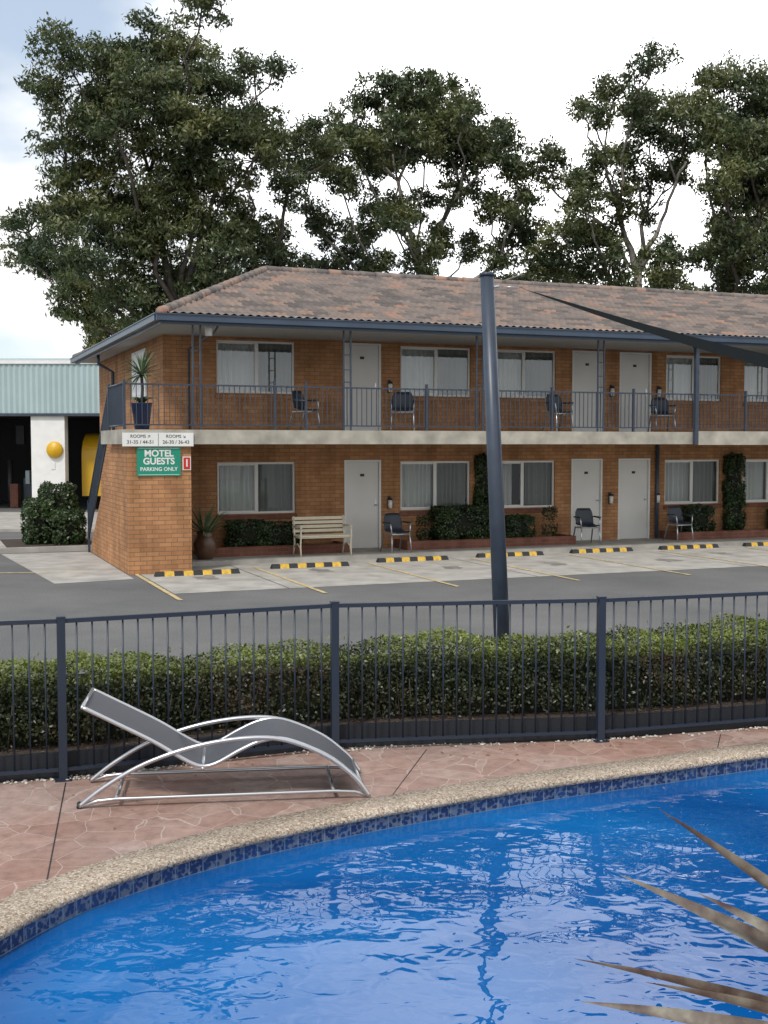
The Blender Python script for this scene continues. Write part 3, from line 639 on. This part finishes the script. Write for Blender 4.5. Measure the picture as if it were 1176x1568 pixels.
blobleaves('garden_shrub',[(1.25,2.2,2.0,2.6,.22,.86),(1.9,2.95,2.0,2.6,.22,.80)],3500,.06,.035)
blobleaves('box_shrub',[(6.15,7.5,1.95,2.68,.22,1.06)],6000,.06,.04)
blobleaves('box_shrub',[(8.0,8.75,2.0,2.6,.22,.82)],3000,.06,.04)
blobleaves('box_shrub',[(13.1,13.95,2.0,2.6,.22,.96)],3500,.06,.04)
blobleaves('box_shrub',[(15.9,16.9,2.0,2.6,.22,.9)],3500,.06,.04)
blobleaves('climbing_ivy',[(7.36,7.82,2.45,2.75,.25,1.3),(7.4,7.8,2.5,2.75,1.0,2.25)],2500,.07,.05)
blobleaves('climbing_ivy',[(14.62,15.2,2.4,2.75,.25,1.3),(14.6,15.2,2.45,2.75,1.0,2.25)],2800,.07,.05)
blobleaves('rose_bush',[(5.75,6.0,2.1,2.4,.3,.85)],500,.06,.035,core=False)
blobleaves('rose_bush',[(9.05,9.4,2.1,2.4,.3,1.0)],600,.06,.035,core=False)
blobleaves('round_bush',[(-2.2,-1.3,6.6,7.8,.1,1.55),(-2.0,-1.2,5.9,7.0,.05,.95),(-2.6,-1.9,6.2,7.4,.05,1.2)],5000,.09,.05)

def blade(mb,base,tip,sag,wd,m,fold=.35,K=8,side=None,face=0.0):
    base=Vector(base);tip=Vector(tip); d=tip-base; sd=side or d.cross(Vector((0,0,1)))
    if sd.length<1e-4: sd=Vector((1,0,0))
    sd=sd.normalized(); up=sd.cross(d).normalized()
    if up.z<0: up=-up
    if face:
        s2=(sd*math.cos(face)+up*math.sin(face)).normalized(); up=(up*math.cos(face)-sd*math.sin(face)).normalized(); sd=s2
    sagv=Vector((0,0,1))
    vs=[];fs=[]
    for i in range(K+1):
        t=i/K; p=base+d*t+sagv*(sag*4*t*(1-t)); wv=wd*(.55+.9*t-1.45*t**2.2) if t<1 else 0
        wv=max(wv,.0008); vs+=[p-sd*wv+up*wv*fold,p,p+sd*wv+up*wv*fold]
    for i in range(K):
        a=i*3; fs+=[(a,a+1,a+4,a+3),(a+1,a+2,a+5,a+4)]
    mb.add(vs,fs,m,True)
mb=MB(); mb.lathe([(0,.0),(.15,0),(.22,.15),(.25,.32),(.2,.48),(.16,.52),(.19,.56),(.17,.57),(.15,.5),(0,.5)],'brownpot')
for i in range(46):
    a=random.uniform(0,6.28); el=random.uniform(.1,1.45); L=random.uniform(.55,.85); 
    blade(mb,(.04*math.cos(a),.04*math.sin(a),.5),(L*math.cos(a)*math.cos(el),L*math.sin(a)*math.cos(el),.5+L*math.sin(el)-.12*math.cos(el)),.09*math.cos(el),.036,'spiky')
mb.build('potted_agave',None,W(.62,1.55,.10))
mb=MB(); mb.lathe([(0,.0),(.14,0),(.2,.5),(.22,.52),(.19,.52),(0,.46)],'bluepot'); mb.tube([(0,0,.4),(.02,0,.8),(0,.02,1.05)],.03,'twig',8)
for i in range(80):
    a=random.uniform(0,6.28); el=random.uniform(-.6,1.4); L=random.uniform(.42,.68); blade(mb,(0,.02,1.05),(L*math.cos(a)*math.cos(el),L*math.sin(a)*math.cos(el),1.05+L*math.sin(el)*.95),.06,.022,'spiky')
for i in range(26):
    a=random.uniform(0,6.28); L=.34; blade(mb,(0,0,.45),(L*math.cos(a),L*math.sin(a),.58),.1,.03,'spiky')
mb.build('potted_dracaena',None,W(-.85,.55,2.78))

# foreground cordyline
m=mat('dry_blade',(.3,.24,.2),.4); k=NT(m); tc=k.n('ShaderNodeTexCoord'); n_=k.n('ShaderNodeTexNoise',Scale=12.0,Detail=6.0); k.l(tc.outputs['Object'],n_.inputs['Vector'])
r=k.ramp([(.3,(.06,.035,.03)),(.5,(.14,.115,.095)),(.7,(.25,.24,.19))]); k.l(n_.outputs['Fac'],r.inputs[0]); k.l(r.outputs[0],k.b.inputs['Base Color']); M['blade']=m
mb=MB(); c0=Vector((1.92,3.4,.55)); mb.tube([(1.95,3.35,0),(1.92,3.38,.5),(1.92,3.4,.62)],[.07,.06,.04],'twig',10)
tips=[(.86,3.62,1.36),(.74,3.62,1.15),(.60,3.62,.88),(.95,3.5,1.14),(.80,3.5,.86),(.60,3.5,.80),(2.6,3.9,1.5),(3.0,3.5,1.1),(2.2,4.3,1.3),(1.6,2.8,1.4),(2.6,2.7,1.2),(2.0,3.5,1.6),(1.05,2.9,.9),(2.9,3.1,.8),(1.9,4.1,.7),(2.4,4.2,.8)]
for i,t in enumerate(tips):
    blade(mb,c0+Vector((random.gauss(0,.02),random.gauss(0,.02),0)),t,.035,.046,'blade',.45,18,face=(.95 if i%2 else -1.1) if i<6 else random.uniform(-.6,.6))
mb.build('cordyline_plant')

# parking apron, lines, wheel stops
mb=MB()
def bq(s0,s1,n0,n1,z,m,sk=0): mb.quad(tuple(W(s0+sk,n0,z)),tuple(W(s1+sk,n0,z)),tuple(W(s1,n1,z)),tuple(W(s0,n1,z)),m)
bq(-1.0,SEND,-3.1,1.15,.004,'concrete'); mb.quad(tuple(W(-3.2,5.4,.004)),tuple(W(-2.7,-.9,.004)),tuple(W(-1.25,-.7,.004)),tuple(W(-1.25,5.3,.004)),'concrete')
for i in range(6): bq(1.0+i*4.9,1.015+i*4.9,-3.1,1.15,.0075,'black')
mb.build('concrete_apron')
M['stain']=mat('oil_stained_concrete',(.21,.20,.185),.9,noise_amt=.4,noise_scale=5)
mb=MB()
for i in range(10):
    s=.1+2.45*i+random.gauss(0,.15); nn_=-1.1+random.gauss(0,.3); pts=[]
    for j in range(14):
        t=2*math.pi*j/14; r=random.uniform(.12,.3); pts.append(tuple(W(s+r*math.cos(t),nn_+1.6*r*math.sin(t),.0075)))
    mb.add(pts,[tuple(range(14))],'stain')
mb.build('oil_stains')
mb=MB()
for i in range(12):
    s=-1.12+i*2.45; bq(s,s+.08,-4.0,.5,.011,'yline')
mb.build('parking_lines')
mb=MB()
strip((-6.2,17.3),(-8.6,23.5),.09,.005,'yline'); strip((-9.6,22.6),(-5.8,22.9),.09,.005,'yline'); strip((4.2,14.6),(4.7,15.9),.09,.005,'yline'); strip((6.1,15.6),(7.5,14.9),.09,.005,'yline'); strip((-6.6,28),(-9.9,28.3),.09,.005,'yline')
mb.build('carpark_markings')
wn_=[-.43,.1,.5,.68,.78,.8,.8,.8,.8]
for i in range(9):
    mb=MB(); L=1.65; K=9
    for j in range(K):
        a=-L/2+L*j/K; b=a+L/K; mm='black' if j%2==0 else 'yellow'
        e0=.03 if j==0 else 0; e1=.03 if j==K-1 else 0
        mb.add([(a,-.075,0),(b,-.075,0),(b,.075,0),(a,.075,0),(a+e0,-.045,.085),(b-e1,-.045,.085),(b-e1,.045,.085),(a+e0,.045,.085)],[(4,5,6,7),(0,1,5,4),(1,2,6,5),(2,3,7,6),(3,0,4,7)],mm)
    mb.build('wheel_stop',None,W(.0+2.44*i,wn_[i],.004),ANG+random.gauss(0,.015))

# ---------------------------------------------------------------- shade sail + poles
mb=MB(); base=Vector((1.2,11.6,0)); top=Vector((1.02,11.75,4.16))
mb.tube([base,base.lerp(top,.5),top],[.083,.076,.068],'blue',20); mb.tube([top,top+Vector((0,0,.03))],.076,'blue',20); mb.tube([base,base+Vector((0,0,.02))],.16,'blue',20)
mb.tube([top+Vector((0,0,-.12)),top+Vector((.12,-.02,-.1))],.012,'chrome',8); mb.tube([top+Vector((.12,-.02,-.1)),(1.33,11.68,4.04)],.005,'chrome',6)
mb.build('shade_pole')
mb=MB(); mb.tube([(6.35,13.75,0),(6.5,13.85,3.1)],[.08,.07],'blue',16); mb.build('shade_pole')
mb=MB(); mb.tube([(5.45,9.45,0),(5.4,9.4,3.1)],[.08,.07],'blue',16); mb.build('shade_pole')
A_=Vector((1.33,11.68,4.04)); B_=Vector((6.25,13.65,2.93)); C_=Vector((5.25,9.5,2.86)); K=24; vs=[];fs=[]
for i in range(K+1):
    t=i/K
    for j in range(K+1):
        u_=j/K; e1=A_.lerp(B_,t); e2=A_.lerp(C_,t)
        q=e1.lerp(e2,u_)+(e2-e1)*(.20*math.sin(math.pi*t))*(.5-u_)
        q.z-=.10*math.sin(math.pi*t)
        vs.append(q)
for i in range(K):
    for j in range(K):
        a=i*(K+1)+j; fs.append((a,a+1,a+K+2,a+K+1))
mb=MB(); mb.add(vs,fs,'sail',True); o=mb.build('shade_sail')

# ---------------------------------------------------------------- sun lounger
m=mat('mesh_sling',(.12,.125,.14),.6); k=NT(m); tc=k.n('ShaderNodeTexCoord'); v=k.n('ShaderNodeTexChecker',Scale=160.0); k.l(tc.outputs['Object'],v.inputs['Vector']); v.inputs[1].default_value=(.085,.09,.105,1); v.inputs[2].default_value=(.045,.048,.057,1); k.l(v.outputs[0],k.b.inputs['Base Color']); M['sling']=m
mb=MB(); Wd=.62
arc=catmull([(0,0,.015),(.18,0,.15),(.45,0,.30),(.8,0,.41),(1.15,0,.455),(1.42,0,.43),(1.7,0,.31),(1.9,0,.15),(2.0,0,.015)],6)
seat=catmull([(.03,0,.70),(.22,0,.60),(.5,0,.45),(.74,0,.30),(.84,0,.265),(.94,0,.285),(1.1,0,.37),(1.25,0,.43),(1.42,0,.435),(1.7,0,.315),(1.88,0,.175),(1.94,0,.11)],5)
for y in (0,Wd):
    pts=[(p.x,y,p.z) for p in arc]; mb.tube(pts,.016,'chrome',10)
    mb.tube([(.02,y,.018),(.12,y,.05),(.25,y,.06),(1.75,y,.06),(1.9,y,.05),(1.98,y,.018)],.013,'chrome',10)
    mb.tube([(p.x,y+(.012 if y==0 else -.012),p.z) for p in seat],.014,'chrome',10)
for x,z in ((.03,.70),(.25,.06),(1.75,.06),(1.94,.11),(.84,.25)): mb.tube([(x,0,z),(x,Wd,z)],.013,'chrome',10)
mb.tube([(.0,-.01,.012),(.0,.03,.03)],.018,'black',8)
vs=[];fs=[]; K=8
for p in seat:
    for j in range(K+1): 
        t=j/K; vs.append((p.x,.015+(Wd-.03)*t,p.z-.02*math.sin(math.pi*t)*1.0+.004))
for i in range(len(seat)-1):
    for j in range(K): a=i*(K+1)+j; fs.append((a,a+1,a+K+2,a+K+1))
mb.add(vs,fs,'sling',True)
mb.build('sun_lounger',None,(-2.09,7.93,.004),math.atan2(.125,.992))

# ---------------------------------------------------------------- warehouse
wh=empty('workshop_building',(0,42,0)); mb=MB()
N_=int(22/.1); vs=[];fs=[]
for i in range(N_+1):
    x=-30+i*.1; y=-.045 if i%2 else 0
    vs+=[(x,y,3.6),(x,y,5.35)]
    if i<N_: fs.append((2*i,2*i+2,2*i+3,2*i+1))
mb.add(vs,fs,'corr'); mb.box(-30.1,-7.9,-.08,.02,5.35,5.47,'white'); mb.box(-30.1,-7.9,-.06,.02,3.5,3.6,'blue')
mb.build('fascia',wh)
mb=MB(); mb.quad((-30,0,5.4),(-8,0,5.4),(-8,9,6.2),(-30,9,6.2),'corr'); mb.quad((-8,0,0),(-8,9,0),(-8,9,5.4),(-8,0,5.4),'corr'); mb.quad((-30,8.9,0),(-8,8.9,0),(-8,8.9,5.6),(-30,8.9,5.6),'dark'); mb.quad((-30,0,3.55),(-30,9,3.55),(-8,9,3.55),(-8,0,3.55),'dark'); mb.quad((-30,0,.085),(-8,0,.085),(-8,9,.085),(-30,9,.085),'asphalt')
mb.build('shell',wh)
mb=MB()
for x in (-18.5,-12.6,-8.3): mb.box(x,x+1.2,.05,.5,0,3.5,'white')
mb.build('columns',wh)
mb=MB(); mb.lathe([(0,.06),(.26,.03),(.3,-.04),(.26,-.09),(0,-.12)],'yplain',(0,0,0),20,Matrix.Translation((-11.75,-.05,2.3))@Matrix.Rotation(math.pi/2,4,'X')); mb.box(-11.9,-11.75,.03,.05,1.6,1.85,'frame'); mb.build('round_sign',wh)
mb=MB(); K=10
mb.quad((-11.1,1.2,.6),(-8.4,1.2,.6),(-8.4,1.2,2.0),(-11.1,1.2,2.0),'yplain')
for i in range(K):
    a0=math.pi/2*i/K; a1=math.pi/2*(i+1)/K
    mb.quad((-11.1,1.2+.9*(1-math.cos(a0)),2.0+.9*math.sin(a0)),(-8.4,1.2+.9*(1-math.cos(a0)),2.0+.9*math.sin(a0)),(-8.4,1.2+.9*(1-math.cos(a1)),2.0+.9*math.sin(a1)),(-11.1,1.2+.9*(1-math.cos(a1)),2.0+.9*math.sin(a1)),'yplain')
mb.tube([(-14.3,3,0),(-14.3,3,1.9)],.1,'black'); mb.box(-13.8,-13.3,3,3.4,0,1.2,'blue'); mb.box(-17,-15.6,4,5.5,0,2.2,'navy'); mb.box(-14.2,-13.9,2.6,2.9,.1,1.0,'brick_red'); mb.box(-13.6,-13.45,2.6,2.9,1.0,1.5,'corr')
for x in (-15,-13.9): mb.box(x,x+.3,2.5,2.7,2.5,3.2,'dark')
mb.build('equipment',wh)
mb=MB(); mb.box(-40,-5,33.5,42,0,.08,'concrete'); mb.build('concrete_forecourt')
mb=MB(); T=BM; mb.box(-3.2,-.9,5.6,8.4,0,.12,'concrete',T); mb.box(-3.05,-1.0,5.75,8.25,.12,.125,'mulch',T); mb.build('kerb_island')

# ---------------------------------------------------------------- gum trees
def gum(name,x,y,uu,ref,blobs,bark,dens=1.0,leafL=.27,ysp=1.0,lean=0,trunk=1.0):
    """blobs: crown lobes (offset, height, radius) in units of uu metres measured from the trunk foot"""
    e=empty(name,(x,y,0)); B=[]
    for (a,h,r) in blobs:
        B.append((Vector(((a-ref)*uu,random.gauss(0,1.7*ysp),h*uu)),r*uu*1.1))
    hmin=min(b[0].z for b in B); hmax=max(b[0].z for b in B); fork=hmin+.02*(hmax-hmin); sp_=hmax-fork
    pts=[Vector((0,0,0)),Vector((.15,0,fork*.4)),Vector((0,0.1,fork*.8)),Vector((.1,.1,fork)),Vector((-.5+.3*lean,.2,fork+.25*sp_)),Vector((-1.0+.6*lean,.1,fork+.5*sp_)),Vector((1.2+.3*lean,-.3,fork+.27*sp_)),Vector((2.0+.6*lean,-.4,fork+.48*sp_))]
    par=[-1,0,1,2,3,4,3,6]; nb0=len(pts)
    pl=[0]*nb0
    for j in range(1,nb0): pl[j]=pl[par[j]]+(pts[j]-pts[par[j]]).length
    order=sorted(range(len(B)),key=lambda i:(B[i][0]-pts[3]).length)
    for i in order:
        c=B[i][0]-Vector((0,0,B[i][1]*.3)); best=2;bd=1e9
        for j,p in enumerate(pts):
            if j<2 or p.z>c.z-.1: continue
            dv=c-p; dd=dv.length+.75*pl[j]+(.6*max(0,.5-dv.z/(dv.length+.01)))*dv.length
            if dd<bd: bd=dd;best=j
        pts.append(c); par.append(best); pl.append(pl[best]+(c-pts[best]).length)
    w_=[1.0]*len(pts)
    for j in range(len(pts)-1,0,-1): w_[par[j]]+=w_[j]
    mb=MB(); rad=lambda q: .030*q**.55*trunk*uu/.0278
    for j in range(1,len(pts)):
        a=pts[par[j]];b=pts[j]; r0=rad(w_[par[j]]) if j<nb0 else min(rad(w_[par[j]]),rad(w_[j])*1.6); r1=rad(w_[j]); ll=(b-a).length*(.3 if j<nb0 else 1)
        J=lambda:Vector((random.gauss(0,.05),random.gauss(0,.05),random.gauss(0,.03)-.02))*ll
        q=[a,a.lerp(b,.25)+J()*.7,a.lerp(b,.5)+J(),a.lerp(b,.75)+J()*.7,b]
        mb.tube(q,[r0+(r1-r0)*t for t in (0,.25,.5,.75,1)],bark,7)
    Cs=[];Ns=[]
    for (c,R) in B:
        ns=max(7,int((R/.42)**2*3.6*dens))
        s0=Vector(c)-Vector((0,0,R*.3))
        for q in range(ns):
            d_=unit(rng.normal(size=(1,3)))[0]; rr=R*rng.uniform(.1,1.0)**.55*rng.uniform(.9,1.15); cc=np.array(c)+d_*rr*np.array([1.08,1.35,1.0])
            sr=rng.uniform(.24,.62); nl=int(118*(sr/.5)**2)
            g=unit(rng.normal(size=(nl,3))); rad_=rng.uniform(.05,1.0,nl)**.6
            P=cc+g*rad_[:,None]*sr*np.array([1.2,1.2,.66])*rng.uniform(.8,1.25,3); P[:,2]-=.3*sr*(g[:,0]**2+g[:,1]**2)
            P+=rng.normal(size=P.shape)*.07
            Cs.append(P); Ns.append(g+np.array([0,-.25,.7]))
            if q%4==0: mb.tube([s0,s0.lerp(Vector(cc),.5)+Vector((0,0,.06)),Vector(cc)],[.028,.019,.009],bark,4)
    mb.build('trunk_and_limbs',e)
    C=np.concatenate(Cs); leaves('foliage',C,leafL,leafL*.34,'gum',e,N=unit(np.concatenate(Ns)),droop=.9,nbias=.55); return len(C)
T1=[(235,60,42),(290,72,34),(345,75,38),(385,95,28),(425,118,22),(172,92,32),(132,122,34),(105,165,32),(150,190,42),(210,140,42),(270,145,42),(330,150,42),(390,170,38),(440,215,34),(200,220,46),(270,220,48),(340,230,48),(400,260,42),(120,250,42),(90,300,36),(50,350,32),(25,392,24),(62,400,26),(130,340,42),(190,310,48),(260,310,48),(330,320,48),(390,340,40),(440,290,30),(100,400,32),(150,410,42),(210,400,48),(280,400,48),(350,400,42),(410,400,38),(455,400,30),(120,455,30),(150,492,18),(200,460,42),(260,450,42),(103,478,15),(482,180,22),(505,225,22),(320,440,40),(230,270,40),(300,265,40),(240,355,40),(300,355,40),(180,360,36),(360,285,36),(160,265,32),(250,110,36),(240,180,36),(300,185,36),(180,165,32),(370,370,34),(150,445,34),(370,215,32)]
nl=gum('gum_tree',(270-588)*.0278,50,.0278,270,[(u,770-v,r) for u,v,r in T1],'bark1',.95,.26,1.0,0,1.1)
T2=[(640,152,38),(585,160,36),(690,175,36),(540,195,36),(600,200,44),(660,205,44),(720,215,38),(757,210,26),(500,235,32),(550,250,40),(620,245,36),(690,250,38),(750,250,36),(780,285,26),(478,270,22),(525,300,30),(580,305,30),(645,300,24),(700,300,26),(550,350,30),(500,345,26),(610,370,26),(672,365,28),(745,330,26),(775,340,26),(803,310,16),(715,372,22),(540,395,30),(640,412,26),(790,370,26),(580,415,25),(490,400,28),(470,330,20),(600,340,22),(760,400,24),(830,420,20),(630,180,34),(575,225,34),(700,215,30)]
nl+=gum('gum_tree',(640-588)*.0322,58,.0322,640,[(u,758-v,r) for u,v,r in T2],'bark2',.85,.28)
T3=[(880,182,18),(925,152,24),(960,146,28),(1000,152,26),(898,200,18),(950,190,24),(850,252,26),(835,272,18),(880,290,24),(920,250,22),(965,245,28),(1010,205,26),(1040,170,30),(1000,275,26),(940,310,26),(870,330,26),(822,330,20),(905,372,28),(850,370,28),(1040,260,24),(990,320,18),(920,420,38),(870,410,34),(975,425,38),(1030,425,24),(830,405,30),(1045,215,26),(930,345,24),(880,365,24),(985,185,24),(905,270,22)]
nl+=gum('gum_tree',(970-588)*.0306,55,.0306,970,[(u,762-v,r) for u,v,r in T3],'bark2',.95,.27,1.0,-.5)
T4=[(1105,115,22),(1075,135,26),(1130,140,32),(1170,135,32),(1062,190,26),(1110,190,40),(1160,190,42),(1210,160,46),(1080,240,34),(1130,250,42),(1180,250,44),(1240,220,46),(1072,300,30),(1120,310,40),(1180,310,44),(1102,370,38),(1150,380,38),(1200,380,44),(1120,425,36),(1062,405,22),(1180,430,40),(1250,330,46),(1145,345,34),(1150,280,34),(1135,215,34)]
nl+=gum('gum_tree',(1110-588)*.0289,52,.0289,1110,[(u,766-v,r) for u,v,r in T4],'bark1',1.05,.26)
T5=[(u,v,26) for u,v in ((300,440),(360,440),(430,430),(500,440),(560,440),(620,440),(660,438),(760,440),(810,440),(870,445),(940,450),(1000,455),(1060,455),(1120,455),(1180,460),(1240,450),(240,470),(180,500),(160,520))]
nl+=gum('distant_trees',(700-588)*.036,65,.036,700,[(u,749-v,r) for u,v,r in T5],'bark1',.8,.34,.6)
print('leaves',nl)
